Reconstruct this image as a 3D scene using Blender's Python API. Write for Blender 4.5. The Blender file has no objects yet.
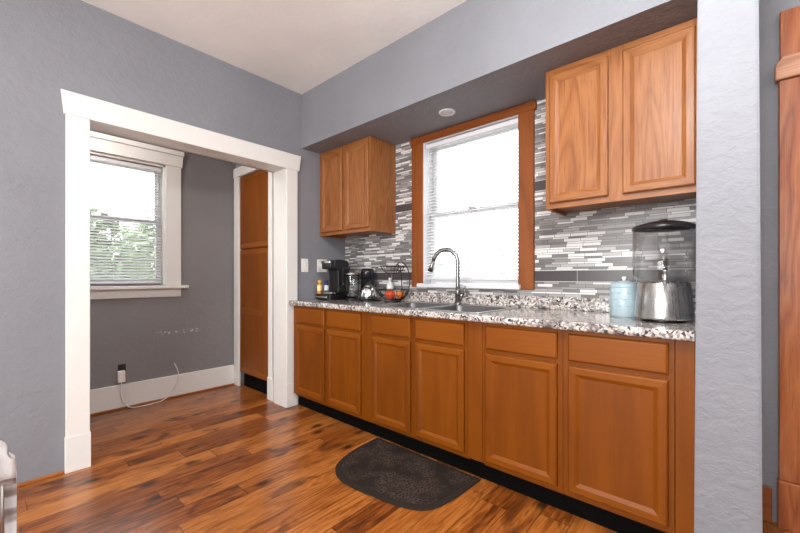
import bpy, bmesh, math, random
from mathutils import Vector, Matrix
random.seed(7)
SC = bpy.context.scene
COL = SC.collection
PI = math.pi

# ------------------------------------------------------------------ camera
cam_d = bpy.data.cameras.new('camera')
cam = bpy.data.objects.new('camera', cam_d)
COL.objects.link(cam)
cam.location = (2.834, 0.0, 1.1167)
cam.rotation_euler = (PI / 2, 0, 0.7241)
cam_d.sensor_width = 36.0
cam_d.lens = 370.66 / 800 * 36.0
cam_d.shift_y = 10.53 / 800
cam_d.clip_start = 0.02
SC.camera = cam

# ------------------------------------------------------------------ world, lights, exposure
w = bpy.data.worlds.new('sky'); SC.world = w; w.use_nodes = True
wn = w.node_tree; wn.nodes.clear()
wo = wn.nodes.new('ShaderNodeOutputWorld'); wb = wn.nodes.new('ShaderNodeBackground')
wb.inputs[0].default_value = (0.93, 0.97, 1.0, 1); wb.inputs[1].default_value = 4.5
wn.links.new(wb.outputs[0], wo.inputs[0])

def area(name, loc, target, sx, sy, power, col):
    d = bpy.data.lights.new(name, 'AREA'); d.shape = 'RECTANGLE'; d.size = sx; d.size_y = sy
    d.energy = power; d.color = col
    o = bpy.data.objects.new(name, d); COL.objects.link(o); o.location = loc
    o.rotation_euler = (Vector(target) - Vector(loc)).to_track_quat('-Z', 'Y').to_euler()
    return o
def lamp(name, loc, r, power, col):
    d = bpy.data.lights.new(name, 'POINT'); d.shadow_soft_size = r; d.energy = power; d.color = col
    o = bpy.data.objects.new(name, d); COL.objects.link(o); o.location = loc
    return o
area('rear_window_daylight', (2.2, -2.25, 1.5), (0.8, 1.0, 1.1), 2.2, 1.5, 95, (1.0, 0.98, 0.96))
lamp('side_fill_light', (3.95, 0.7, 2.25), 0.14, 24, (1.0, 0.97, 0.94))  # added unseen fill for the wall and door right of the partition
sun_d = bpy.data.lights.new('sun', 'SUN'); sun_d.energy = 7.0; sun_d.angle = 0.01
sun = bpy.data.objects.new('sun', sun_d); COL.objects.link(sun)
sun.rotation_euler = Vector((-.75, .05, -.66)).to_track_quat('-Z', 'Y').to_euler()
lamp('ceiling_lamp_light', (2.75, 0.64, 2.3), 0.14, 76, (0.96, 0.98, 1.0))
lamp('far_room_fill_light', (-0.40, 0.22, 2.35), 0.12, 26, (1.0, 0.94, 0.88))  # added fill without a fixture, out of view, to brighten the far room
SC.view_settings.view_transform = 'Standard'
SC.view_settings.look = 'None'
SC.view_settings.gamma = 1.0
SC.view_settings.use_curve_mapping = False
SC.view_settings.exposure = 0.1

# ------------------------------------------------------------------ material helpers
def srgb(r, g, b):
    f = lambda c: (c / 12.92 if c <= 0.04045 else ((c + 0.055) / 1.055) ** 2.4)
    return (f(r / 255), f(g / 255), f(b / 255), 1)
class NT:
    def __init__(s, name):
        s.m = bpy.data.materials.new(name); s.m.use_nodes = True
        s.t = s.m.node_tree; s.t.nodes.clear()
        s.out = s.t.nodes.new('ShaderNodeOutputMaterial'); s.b = s.t.nodes.new('ShaderNodeBsdfPrincipled')
        s.L(s.b.outputs[0], s.out.inputs[0])
    def L(s, a, b): s.t.links.new(a, b)
    def N(s, kind, ins=None, **kw):
        n = s.t.nodes.new('ShaderNode' + kind)
        for k, v in kw.items(): setattr(n, k, v)
        for k, v in (ins or {}).items():
            if hasattr(v, 'is_linked'): s.L(v, n.inputs[k])
            else: n.inputs[k].default_value = v
        return n
    def math(s, op, a, b=0.0):
        return s.N('Math', {0: a, 1: b}, operation=op).outputs[0]
    def mix(s, f, a, b, blend='MIX'):
        n = s.t.nodes.new('ShaderNodeMix'); n.data_type = 'RGBA'; n.blend_type = blend
        for i, v in ((0, f), (6, a), (7, b)):
            if hasattr(v, 'is_linked'): s.L(v, n.inputs[i])
            else: n.inputs[i].default_value = v
        return n.outputs[2]
    def ramp(s, f, stops, interp='LINEAR'):
        n = s.t.nodes.new('ShaderNodeValToRGB'); r = n.color_ramp; r.interpolation = interp
        while len(r.elements) < len(stops): r.elements.new(0.5)
        for e, (p, c) in zip(r.elements, stops): e.position = p; e.color = c
        s.L(f, n.inputs[0]); return n.outputs[0]
    def obj(s): return s.N('TexCoord').outputs['Object']
    def mapped(s, sc, loc=(0, 0, 0)):
        return s.N('Mapping', {0: s.obj(), 1: loc, 3: sc}).outputs[0]
    def bump(s, h, strength=0.2, dist=0.01):
        n = s.N('Bump', {'Height': h, 'Strength': strength, 'Distance': dist}); s.L(n.outputs[0], s.b.inputs['Normal'])
    def set(s, **kw):
        for k, v in kw.items():
            k = k.replace('_', ' ')
            if hasattr(v, 'is_linked'): s.L(v, s.b.inputs[k])
            else: s.b.inputs[k].default_value = v
        return s.m

def plain(name, col, rough=0.5, metal=0.0, var=0.04, nscale=12, **kw):
    n = NT(name)
    no = n.N('TexNoise', {'Vector': n.obj(), 'Scale': nscale, 'Detail': 4.0}).outputs[0]
    c = n.mix(no, tuple(x * (1 - var) for x in col[:3]) + (1,), tuple(min(1, x * (1 + var)) for x in col[:3]) + (1,))
    return n.set(Base_Color=c, Roughness=rough, Metallic=metal, **kw)

def paint(name, col, bump=0.36, rough=0.6, chips=None):
    n = NT(name); v = n.obj()
    big = n.N('TexNoise', {'Vector': v, 'Scale': 1.6, 'Detail': 3.0}).outputs[0]
    c = n.mix(big, tuple(x * .82 for x in col[:3]) + (1,), tuple(x * 1.14 for x in col[:3]) + (1,))
    vv = n.mapped((1.0, 1.0, 1.35))
    t = n.N('TexNoise', {'Vector': vv, 'Scale': 20.0, 'Detail': 6.0, 'Roughness': 0.66, 'Distortion': 0.25}).outputs[0]
    t2 = n.N('TexNoise', {'Vector': vv, 'Scale': 45.0, 'Detail': 4.0}).outputs[0]
    h = n.math('ADD', n.ramp(t, [(0.42, (0, 0, 0, 1)), (0.58, (1, 1, 1, 1))]), n.math('MULTIPLY', t2, 0.35))
    if chips:                                     # flaked paint along a horizontal scuff
        y0, y1, z0, z1 = chips
        sp = n.N('SeparateXYZ', {0: v})
        k = None
        for a, lo, hi in ((sp.outputs[1], y0, y1), (sp.outputs[2], z0, z1)):
            g = n.math('MULTIPLY', n.math('GREATER_THAN', a, lo), n.math('LESS_THAN', a, hi))
            k = g if k is None else n.math('MULTIPLY', k, g)
        cn = n.N('TexNoise', {'Vector': n.mapped((1, 1, 2.2)), 'Scale': 30.0, 'Detail': 5.0, 'Roughness': 0.7}).outputs[0]
        k = n.math('MULTIPLY', k, n.math('GREATER_THAN', cn, 0.585))
        c = n.mix(k, c, (0.75, 0.73, 0.72, 1))
    n.bump(h, bump, 0.004)
    return n.set(Base_Color=c, Roughness=rough)

def wood(name, dark, mid, light, axis='z', rough=0.42, fine=1.0, band=7.0, coat=0.08, seed=0.0, spec=0.35):
    n = NT(name)
    lo = 0.11
    s = {'z': (1, 1, lo), 'x': (lo, 1, 1), 'y': (1, lo, 1)}[axis]
    v = n.mapped(s, (seed, seed * .7, seed * .3))
    a = n.N('TexNoise', {'Vector': v, 'Scale': band, 'Detail': 2.0, 'Distortion': 0.6}).outputs[0]
    ring = n.math('FRACT', n.math('MULTIPLY', a, 9.0))
    ring = n.math('ABSOLUTE', n.math('SUBTRACT', ring, 0.5))
    fs = {'z': (1, 1, .035), 'x': (.035, 1, 1), 'y': (1, .035, 1)}[axis]
    f = n.N('TexNoise', {'Vector': n.mapped(fs, (seed, 0, seed)), 'Scale': 170.0, 'Detail': 3.0, 'Roughness': .7}).outputs[0]
    c = n.ramp(n.math('ADD', n.math('MULTIPLY', ring, 1.1 * fine), n.math('MULTIPLY', a, 0.55)),
               [(0.12, dark), (0.42, mid), (0.85, light)])
    c = n.mix(n.math('MULTIPLY', n.ramp(f, [(0.50, (0, 0, 0, 1)), (0.68, (1, 1, 1, 1))]), 0.55 * fine), c, tuple(x * .55 for x in dark[:3]) + (1,))
    n.bump(f, 0.12, 0.001)
    return n.set(Base_Color=c, Roughness=rough, Coat_Weight=coat, Coat_Roughness=0.25, Specular_IOR_Level=spec)

def floor_mat():
    n = NT('hickory_plank_floor'); sp = n.N('SeparateXYZ', {0: n.obj()})
    x, y = sp.outputs[0], sp.outputs[1]
    r = n.math('DIVIDE', n.math('SUBTRACT', x, 0.06), 0.132)
    row = n.math('FLOOR', r); fx = n.math('FRACT', r)
    wn1 = n.N('TexWhiteNoise', {'W': row}, noise_dimensions='1D').outputs[0]
    u = n.math('DIVIDE', n.math('ADD', y, n.math('MULTIPLY', wn1, 3.7)), n.math('ADD', 0.62, n.math('MULTIPLY', wn1, 0.5)))
    pid = n.math('FLOOR', u); fy = n.math('FRACT', u)
    cv = n.N('CombineXYZ', {0: row, 1: pid, 2: 0.0}).outputs[0]
    wn2 = n.N('TexWhiteNoise', {'Vector': cv}, noise_dimensions='3D')
    # grain space shifted per plank
    off = n.N('VectorMath', {0: n.obj(), 1: n.N('VectorMath', {0: wn2.outputs[1], 1: (13, 17, 5)}, operation='MULTIPLY').outputs[0]}, operation='ADD').outputs[0]
    gm = n.N('Mapping', {0: off, 3: (1, 0.13, 1)}).outputs[0]
    g = n.N('TexNoise', {'Vector': gm, 'Scale': 13.0, 'Detail': 4.0, 'Distortion': 1.2}).outputs[0]
    ring = n.math('ABSOLUTE', n.math('SUBTRACT', n.math('FRACT', n.math('MULTIPLY', g, 6.0)), 0.5))
    gf = n.N('TexNoise', {'Vector': n.N('Mapping', {0: off, 3: (1, .05, 1)}).outputs[0], 'Scale': 95.0, 'Detail': 3.0}).outputs[0]
    blot = n.N('TexNoise', {'Vector': n.N('Mapping', {0: off, 3: (1, .4, 1)}).outputs[0], 'Scale': 6.0, 'Detail': 3.0, 'Distortion': 1.5}).outputs[0]
    val = n.math('ADD', n.math('ADD', n.math('MULTIPLY', ring, 0.45), n.math('MULTIPLY', n.math('SUBTRACT', gf, .22), 0.85)), n.math('MULTIPLY', wn2.outputs[0], 0.42))
    c = n.ramp(val, [(0.2, srgb(80, 36, 11)), (0.5, srgb(142, 76, 26)), (0.85, srgb(188, 118, 55))])
    c = n.mix(n.ramp(blot, [(0.54, (0, 0, 0, 1)), (0.70, (.85, .85, .85, 1))]), c, srgb(66, 30, 13))
    # knots
    vo = n.N('TexVoronoi', {'Vector': n.N('Mapping', {0: off, 3: (1, .55, 0)}).outputs[0], 'Scale': 2.3}, voronoi_dimensions='2D').outputs[0]
    c = n.mix(n.ramp(vo, [(0.025, (.92, .92, .92, 1)), (0.085, (0, 0, 0, 1))]), c, srgb(42, 22, 12))
    gx = n.math('MULTIPLY', n.math('GREATER_THAN', fx, 0.018), n.math('LESS_THAN', fx, 0.982))
    gy = n.math('GREATER_THAN', fy, 0.005)
    joint = n.math('MULTIPLY', gx, gy)
    c = n.mix(joint, n.mix(0.62, c, srgb(36, 18, 8)), c)
    n.bump(n.math('ADD', n.math('MULTIPLY', joint, 0.6), n.math('MULTIPLY', blot, 0.9)), 0.35, 0.004)
    ro = n.math('ADD', 0.22, n.math('MULTIPLY', gf, 0.22))
    return n.set(Base_Color=c, Roughness=ro, Coat_Weight=0.2, Coat_Roughness=0.18)

def granite_mat():
    n = NT('speckled_granite'); v = n.obj()
    d = n.N('TexNoise', {'Vector': v, 'Scale': 30.0, 'Detail': 3.0}).outputs[1]
    vv = n.mix(0.035, v, d, 'ADD')
    a = n.N('TexVoronoi', {'Vector': vv, 'Scale': 105.0}).outputs[1]
    f = n.N('SeparateColor', {0: a}).outputs[0]
    c = n.ramp(f, [(0.0, srgb(62, 57, 57)), (0.12, srgb(124, 112, 107)), (0.3, srgb(166, 160, 157)), (0.5, srgb(194, 188, 183)), (0.74, srgb(216, 211, 205)), (0.92, srgb(150, 130, 120))], 'CONSTANT')
    n2 = n.N('TexNoise', {'Vector': v, 'Scale': 14.0, 'Detail': 5.0, 'Roughness': .65}).outputs[0]
    c = n.mix(n.ramp(n2, [(0.52, (0, 0, 0, 1)), (0.62, (.75, .75, .75, 1))]), c, srgb(72, 66, 64))
    n3 = n.N('TexNoise', {'Vector': v, 'Scale': 19.0, 'Detail': 4.0, 'Distortion': .8}).outputs[0]
    c = n.mix(n.ramp(n3, [(0.55, (0, 0, 0, 1)), (0.66, (.6, .6, .6, 1))]), c, srgb(212, 207, 201))
    return n.set(Base_Color=c, Roughness=0.16, Coat_Weight=0.3, Coat_Roughness=0.06)

def tile_mat():
    n = NT('mosaic_strip_tile'); sp = n.N('SeparateXYZ', {0: n.obj()})
    x, z = sp.outputs[0], sp.outputs[2]
    H = 0.031
    zr = n.math('DIVIDE', z, H); pair = n.math('FLOOR', zr); fp = n.math('FRACT', zr)
    lowf = n.math('LESS_THAN', fp, 0.62)          # tall strip then slim strip
    row = n.math('ADD', n.math('MULTIPLY', pair, 2.0), n.math('SUBTRACT', 1.0, lowf))
    fzl = n.math('DIVIDE', fp, 0.62); fzh = n.math('DIVIDE', n.math('SUBTRACT', fp, 0.62), 0.38)
    def sel(a, b): return n.math('ADD', n.math('MULTIPLY', lowf, a), n.math('MULTIPLY', n.math('SUBTRACT', 1.0, lowf), b))
    dz = sel(n.math('MULTIPLY', n.math('MINIMUM', fzl, n.math('SUBTRACT', 1.0, fzl)), H * .62),
             n.math('MULTIPLY', n.math('MINIMUM', fzh, n.math('SUBTRACT', 1.0, fzh)), H * .38))
    wr = n.N('TexWhiteNoise', {'W': row}, noise_dimensions='1D').outputs[0]
    W = 0.096
    u = n.math('ADD', n.math('DIVIDE', x, W), n.math('MULTIPLY', wr, 7.31))
    cid = n.math('FLOOR', u); fu = n.math('FRACT', u)
    dx = n.math('MULTIPLY', n.math('MINIMUM', fu, n.math('SUBTRACT', 1.0, fu)), W)
    g = n.math('LESS_THAN', n.math('MINIMUM', dx, dz), 0.0011)
    k = n.N('TexWhiteNoise', {'Vector': n.N('CombineXYZ', {0: cid, 1: row, 2: 3.3}).outputs[0]}, noise_dimensions='3D').outputs[0]
    c = n.ramp(k, [(0.0, srgb(112, 108, 107)), (0.15, srgb(142, 138, 136)), (0.34, srgb(164, 160, 158)), (0.5, srgb(122, 118, 117)), (0.61, srgb(184, 181, 179)), (0.71, srgb(234, 232, 230))], 'CONSTANT')
    st = n.N('TexNoise', {'Vector': n.mapped((5, 1, 60)), 'Scale': 6.0, 'Detail': 3.0}).outputs[0]
    c = n.mix(n.math('MULTIPLY', st, 0.35), c, srgb(120, 116, 116))
    # two dark glass bands
    def band(z0, z1): return n.math('MULTIPLY', n.math('GREATER_THAN', z, z0), n.math('LESS_THAN', z, z1))
    def near(z0): return n.math('LESS_THAN', n.math('ABSOLUTE', n.math('SUBTRACT', z, z0)), 0.002)
    b = n.math('ADD', band(1.088, 1.158), band(1.672, 1.738))
    fb = n.math('FRACT', n.math('ADD', n.math('DIVIDE', x, 0.305), 0.944))
    jb = n.math('LESS_THAN', fb, 0.012)
    e = n.math('ADD', n.math('ADD', near(1.088), near(1.158)), n.math('ADD', near(1.672), near(1.738)))
    c = n.mix(g, c, srgb(92, 89, 88))
    c = n.mix(b, c, n.mix(jb, srgb(76, 70, 71), srgb(150, 148, 146)))
    c = n.mix(n.math('MINIMUM', e, 1.0), c, srgb(190, 188, 186))
    n.bump(n.math('SUBTRACT', 1.0, n.math('MULTIPLY', g, n.math('SUBTRACT', 1.0, b))), 0.25, 0.001)
    return n.set(Base_Color=c, Roughness=0.25, Specular_IOR_Level=0.35)

def mat_mat():
    n = NT('brown_rubber_mat'); v = n.obj()
    a = n.N('TexVoronoi', {'Vector': v, 'Scale': 55.0}, feature='DISTANCE_TO_EDGE').outputs[0]
    b = n.N('TexNoise', {'Vector': v, 'Scale': 7.0, 'Detail': 2.0}).outputs[0]
    d = n.N('TexNoise', {'Vector': v, 'Scale': 160.0, 'Detail': 2.0}).outputs[0]
    s = n.math('MULTIPLY', n.ramp(a, [(0.04, (1, 1, 1, 1)), (0.16, (0, 0, 0, 1))]), n.ramp(b, [(.4, (0, 0, 0, 1)), (.55, (1, 1, 1, 1))]))
    c = n.mix(n.math('MULTIPLY', s, n.math('ADD', d, 0.1)), srgb(38, 29, 24), srgb(88, 74, 64))
    n.bump(n.math('ADD', s, n.math('MULTIPLY', d, .4)), 0.5, 0.003)
    return n.set(Base_Color=c, Roughness=0.85, Specular_IOR_Level=0.25)

def glassy(name, col, rough=0.02, ior=1.45):
    n = NT(name)
    f = n.N('TexNoise', {'Vector': n.obj(), 'Scale': 3.0}).outputs[0]
    return n.set(Base_Color=n.mix(f, col, tuple(x * .98 for x in col[:3]) + (1,)), Roughness=rough, Transmission_Weight=1.0, IOR=ior)
def pane_mat():
    n = NT('window_glass')
    tr = n.N('BsdfTransparent', {0: (0.97, 0.99, 0.98, 1)}); gl = n.N('BsdfGlossy', {1: 0.02})
    fr = n.N('Fresnel', {0: 1.45}); mx = n.N('MixShader', {0: n.math('MULTIPLY', fr.outputs[0], 0.8)})
    n.L(tr.outputs[0], mx.inputs[1]); n.L(gl.outputs[0], mx.inputs[2]); n.L(mx.outputs[0], n.out.inputs[0])
    return n.m
def clear_plastic():
    n = NT('clear_plastic')
    tr = n.N('BsdfTransparent', {0: (0.985, 0.987, 0.99, 1)}); gl = n.N('BsdfGlossy', {1: 0.05})
    lw = n.N('LayerWeight', {0: 0.5}); mx = n.N('MixShader', {0: n.math('ADD', n.math('MULTIPLY', n.math('POWER', lw.outputs[1], 2.4), 0.6), 0.05)})
    n.L(tr.outputs[0], mx.inputs[1]); n.L(gl.outputs[0], mx.inputs[2]); n.L(mx.outputs[0], n.out.inputs[0])
    return n.m
def towel_mat():
    n = NT('striped_towel'); v = n.obj(); z = n.N('SeparateXYZ', {0: v}).outputs[2]
    s = n.math('GREATER_THAN', n.math('FRACT', n.math('MULTIPLY', z, 26.0)), 0.55)
    low = n.math('LESS_THAN', z, -0.07)
    s = n.ramp(n.N('TexNoise', {'Vector': n.mapped((4, 4, 24)), 'Scale': 1.3, 'Detail': 2.0}).outputs[0], [(.42, (0, 0, 0, 1)), (.60, (1, 1, 1, 1))])
    c = n.mix(n.math('MULTIPLY', s, low), srgb(232, 230, 230), srgb(172, 156, 150))
    d = n.N('TexNoise', {'Vector': v, 'Scale': 260.0}).outputs[0]
    n.bump(d, 0.4, 0.002)
    return n.set(Base_Color=c, Roughness=0.95)
def brushed(name, col, rough=0.3, axis=(1, 1, .02)):
    n = NT(name)
    f = n.N('TexNoise', {'Vector': n.mapped(axis), 'Scale': 120.0, 'Detail': 3.0}).outputs[0]
    return n.set(Base_Color=n.mix(f, tuple(x * .85 for x in col[:3]) + (1,), col), Metallic=1.0, Roughness=n.math('ADD', rough - .08, n.math('MULTIPLY', f, .16)))

M = {}
M['gray'] = paint('gray_skim_plaster_paint', srgb(132, 133, 139))
M['gray_chip'] = paint('gray_paint_with_chips', srgb(132, 129, 131), chips=(1.05, 1.525, 0.590, 0.622))
M['ceiling'] = paint('ceiling_white', srgb(248, 246, 243), 0.12)
M['trim'] = plain('white_trim_paint', srgb(228, 226, 222), 0.35, var=.02)
M['floor'] = floor_mat()
M['oak'] = wood('oak_vertical', srgb(126, 72, 32), srgb(146, 89, 44), srgb(158, 101, 55))
M['oakh'] = wood('oak_horizontal', srgb(126, 72, 32), srgb(146, 89, 44), srgb(158, 101, 55), 'x')
M['maple'] = wood('honey_maple_vertical', srgb(106, 52, 3), srgb(122, 63, 6), srgb(134, 72, 10), fine=0.45, band=3.0, seed=2.0, coat=0.03, spec=0.22)
M['mapleh'] = wood('honey_maple_horizontal', srgb(115, 58, 4), srgb(131, 70, 8), srgb(143, 79, 12), 'x', fine=0.45, band=3.0, seed=2.0, coat=0.03, spec=0.22)
M['casing'] = wood('stained_pine_casing', srgb(106, 52, 16), srgb(132, 70, 25), srgb(146, 82, 33), rough=.4, fine=.5, band=4, seed=4.0)
M['casingh'] = wood('stained_pine_casing_flat', srgb(106, 52, 16), srgb(132, 70, 25), srgb(146, 82, 33), 'x', rough=.4, fine=.5, band=4, seed=4.0)
M['door'] = wood('old_fir_door', srgb(104, 48, 20), srgb(152, 80, 38), srgb(172, 102, 56), rough=.3, fine=.8, band=6, seed=6.0)
M['doorh'] = wood('old_fir_door_rail', srgb(150, 94, 66), srgb(184, 130, 98), srgb(196, 146, 116), 'x', rough=.3, fine=.8, band=6, seed=6.0)
M['shoe'] = wood('wood_shoe_moulding', srgb(120, 66, 28), srgb(160, 96, 48), srgb(178, 112, 60), 'y', fine=.6, seed=8)
M['black'] = plain('black_kick_board', srgb(10, 9, 8), 0.9, Specular_IOR_Level=0.08)
M['granite'] = granite_mat()
M['tile'] = tile_mat()
M['mat'] = mat_mat()
M['matedge'] = plain('mat_border_rubber', srgb(46, 38, 33), 0.85, Specular_IOR_Level=0.2)
M['steel'] = brushed('brushed_steel', (0.62, 0.61, 0.59, 1), 0.28)
M['sink'] = brushed('sink_steel', (0.55, 0.555, 0.56, 1), 0.30, (1, .05, 1))
M['sinkbowl_shade'] = brushed('sink_bowl_steel_shaded', (0.19, 0.19, 0.195, 1), 0.42, (1, .05, 1))  # darker than the rim steel: shade inside the bowls put into the colour
M['nickel'] = brushed('faucet_nickel', (0.27, 0.265, 0.26, 1), 0.28)
M['chrome'] = plain('polished_chrome', (0.8, 0.8, 0.8, 1), 0.08, 1.0, var=.01)
M['vinyl'] = plain('white_vinyl', srgb(222, 221, 224), 0.35, var=.01)
n = NT('white_blind_slat')
_d = n.N('BsdfDiffuse', {0: (.86, .86, .87, 1)}); _t = n.N('BsdfTranslucent', {0: (.86, .86, .87, 1)})
_x = n.N('MixShader', {0: 0.12}); n.L(_d.outputs[0], _x.inputs[1]); n.L(_t.outputs[0], _x.inputs[2]); n.L(_x.outputs[0], n.out.inputs[0])
M['slat'] = n.m
M['plate'] = plain('white_switch_plate', srgb(238, 236, 230), 0.35, var=.01)
M['dark'] = plain('dark_slot', srgb(30, 30, 30), 0.5)
M['blackp'] = plain('black_plastic', srgb(20, 20, 22), 0.28)
M['wire'] = plain('black_wire', srgb(24, 20, 18), 0.4, 0.5)
M['glass'] = glassy('clear_glass', (0.95, 0.97, 0.97, 1))
M['pane'] = pane_mat()
M['plastic'] = clear_plastic()
M['teal'] = plain('pale_blue_ceramic', srgb(166, 186, 193), 0.3, var=.03)
M['lid'] = plain('smoky_black_lid', srgb(34, 30, 36), 0.2)
M['apple'] = plain('apple_red_orange', srgb(206, 70, 30), 0.3, var=.45, nscale=30)
M['orange'] = plain('orange_peel', srgb(222, 120, 44), 0.45, var=.1, nscale=60)
M['stem'] = plain('fruit_stem', srgb(78, 52, 30), 0.7)
M['wbottle'] = plain('white_bottle_plastic', srgb(226, 226, 224), 0.35)
M['yellow'] = plain('yellow_cap', srgb(222, 196, 50), 0.4)
M['orangeb'] = plain('orange_bottle', srgb(214, 120, 40), 0.35)
M['cream'] = plain('cream_label', srgb(226, 216, 150), 0.5)
M['navy'] = plain('dark_blue_bottle', srgb(44, 46, 92), 0.35)
M['cord'] = plain('white_cord', srgb(232, 228, 222), 0.4)
M['towel'] = towel_mat()
M['leaf'] = plain('leaf_green', srgb(132, 146, 118), 0.6, var=.35, nscale=3)
M['leafd'] = plain('leaf_dark_green', srgb(112, 128, 100), 0.6, var=.35, nscale=3)
M['bark'] = plain('bark', srgb(96, 78, 62), 0.9, var=.2)
M['lawn'] = plain('pale_gravel', srgb(176, 176, 168), 0.9, var=.12, nscale=2)
M['lens'] = plain('frosted_lens', srgb(238, 238, 234), 0.4)
M['seat'] = plain('gray_seat_vinyl', srgb(196, 194, 192), 0.6)

# ------------------------------------------------------------------ mesh helpers
class MB:
    def __init__(s): s.bm = bmesh.new()
    def box(s, x0, x1, y0, y1, z0, z1, bev=0.0, mi=0, seg=1, smooth=False):
        r = bmesh.ops.create_cube(s.bm, size=1.0)
        vs = r['verts']
        for v in vs:
            v.co = Vector((x0 + (v.co.x + .5) * (x1 - x0), y0 + (v.co.y + .5) * (y1 - y0), z0 + (v.co.z + .5) * (z1 - z0)))
        fs = {f for v in vs for f in v.link_faces}
        for f in fs: f.material_index = mi
        if bev > 0:
            es = list({e for v in vs for e in v.link_edges})
            rb = bmesh.ops.bevel(s.bm, geom=es, offset=bev, segments=seg, affect='EDGES', profile=0.5)
            for f in rb['faces']: f.material_index = mi; f.smooth = seg > 1
        return s
    def prism(s, pts, a0, a1, axis='y', bev=0.0, seg=1, mi=0):
        """pts: 2D outline; axis: extrusion axis. y -> (x,z); z -> (x,y); x -> (y,z)"""
        def P(p, a): return {'y': (p[0], a, p[1]), 'z': (p[0], p[1], a), 'x': (a, p[0], p[1])}[axis]
        b0 = [s.bm.verts.new(P(p, a0)) for p in pts]; b1 = [s.bm.verts.new(P(p, a1)) for p in pts]
        n = len(pts); fs = [s.bm.faces.new(b0), s.bm.faces.new(b1[::-1])]
        for i in range(n): fs.append(s.bm.faces.new((b0[i], b1[i], b1[(i + 1) % n], b0[(i + 1) % n])))
        bmesh.ops.recalc_face_normals(s.bm, faces=fs)
        for f in fs: f.material_index = mi
        if bev:
            es = list({e for f in fs[:2] for e in f.edges})
            rb = bmesh.ops.bevel(s.bm, geom=es, offset=bev, segments=seg, affect='EDGES', profile=.5)
            for f in rb['faces']: f.material_index = mi
        return s
    def lathe(s, prof, c, n=28, mi=0, rfun=None, axis=None):
        """prof: list of (r,z) ; c: (x,y,z) centre; axis optional direction vector"""
        q = Vector((0, 0, 1)).rotation_difference(Vector(axis)) if axis is not None else None
        rings = []
        def W(x, y, z):
            v = Vector((x, y, z))
            if q: v = q @ v
            return v + Vector(c)
        for r, z in prof:
            if r < 1e-6: rings.append([s.bm.verts.new(W(0, 0, z))]); continue
            rings.append([s.bm.verts.new(W(r * (rfun(2 * PI * i / n) if rfun else 1) * math.cos(2 * PI * i / n),
                                           r * (rfun(2 * PI * i / n) if rfun else 1) * math.sin(2 * PI * i / n), z)) for i in range(n)])
        fs = []
        for a, b in zip(rings, rings[1:]):
            if len(a) == 1 and len(b) == 1: continue
            for i in range(n):
                j = (i + 1) % n
                if len(a) == 1: f = (a[0], b[j], b[i])[::-1]
                elif len(b) == 1: f = (a[i], a[j], b[0])
                else: f = (a[i], a[j], b[j], b[i])
                fs.append(s.bm.faces.new(f))
        for end in (rings[0], rings[-1]):
            if len(end) > 2: pass
        for f in fs: f.smooth = True; f.material_index = mi
        bmesh.ops.recalc_face_normals(s.bm, faces=fs)
        return s
    def tube(s, pts, r, n=10, mi=0, closed=False):
        pts = [Vector(p) for p in pts]; N = len(pts)
        rad = r if callable(r) else (lambda t: r)
        rings = []; up = None
        for i, p in enumerate(pts):
            a = pts[(i - 1) % N] if (i > 0 or closed) else p
            b = pts[(i + 1) % N] if (i < N - 1 or closed) else p
            t = (b - a).normalized()
            if up is None:
                up = t.cross(Vector((0, 0, 1)))
                if up.length < 1e-3: up = Vector((1, 0, 0))
            up = (up - t * up.dot(t)).normalized(); w2 = t.cross(up)
            rr = rad(i / max(1, N - 1))
            rings.append([s.bm.verts.new(p + (up * math.cos(2 * PI * k / n) + w2 * math.sin(2 * PI * k / n)) * rr) for k in range(n)])
        fs = []
        pr = list(zip(rings, rings[1:])) + ([(rings[-1], rings[0])] if closed else [])
        for a, b in pr:
            for k in range(n):
                f = s.bm.faces.new((a[k], a[(k + 1) % n], b[(k + 1) % n], b[k])); f.smooth = True; fs.append(f)
        if not closed: fs += [s.bm.faces.new(rings[0][::-1]), s.bm.faces.new(rings[-1])]
        for f in fs: f.material_index = mi
        bmesh.ops.recalc_face_normals(s.bm, faces=fs)
        return s
    def loops(s, L, mi=None):
        """bridge successive closed loops of points; mi(k,i) picks material"""
        V = [[s.bm.verts.new(p) for p in l] for l in L]; fs = []
        for k, (a, b) in enumerate(zip(V, V[1:])):
            for i in range(len(a)):
                j = (i + 1) % len(a)
                f = s.bm.faces.new((a[i], a[j], b[j], b[i])); fs.append(f)
                if mi: f.material_index = mi(k, i)
        bmesh.ops.recalc_face_normals(s.bm, faces=fs)
        return s
    def build(s, name, mats, parent=None, origin=None, **props):
        me = bpy.data.meshes.new(name)
        vs = s.bm.verts
        if parent is not None:
            org = Vector(parent.get('_o', (0, 0, 0)))
        elif origin is not None: org = Vector(origin)
        else: org = Vector((0, 0, 0))
        for v in vs: v.co -= org
        s.bm.to_mesh(me); s.bm.free()
        for m in (mats if isinstance(mats, (list, tuple)) else [mats]): me.materials.append(m)
        o = bpy.data.objects.new(name, me); COL.objects.link(o)
        if parent is not None:
            o.parent = parent
        else: o.location = org
        o['_o'] = tuple(org)
        for k, v in props.items(): o[k] = v
        return o
def thing(name, loc, label=None, cat=None, group=None, kind=None):
    o = bpy.data.objects.new(name, None); COL.objects.link(o); o.location = loc; o['_o'] = tuple(loc)
    o.empty_display_size = 0.1
    if label: o['label'] = label
    if cat: o['category'] = cat
    if group: o['group'] = group
    if kind: o['kind'] = kind
    return o
def struct(mb, name, mat): return mb.build(name, mat, kind='structure')
def arc(c, r, a0, a1, n): return [(c[0] + r * math.cos(a0 + (a1 - a0) * i / n), c[1] + r * math.sin(a0 + (a1 - a0) * i / n)) for i in range(n + 1)]

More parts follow.
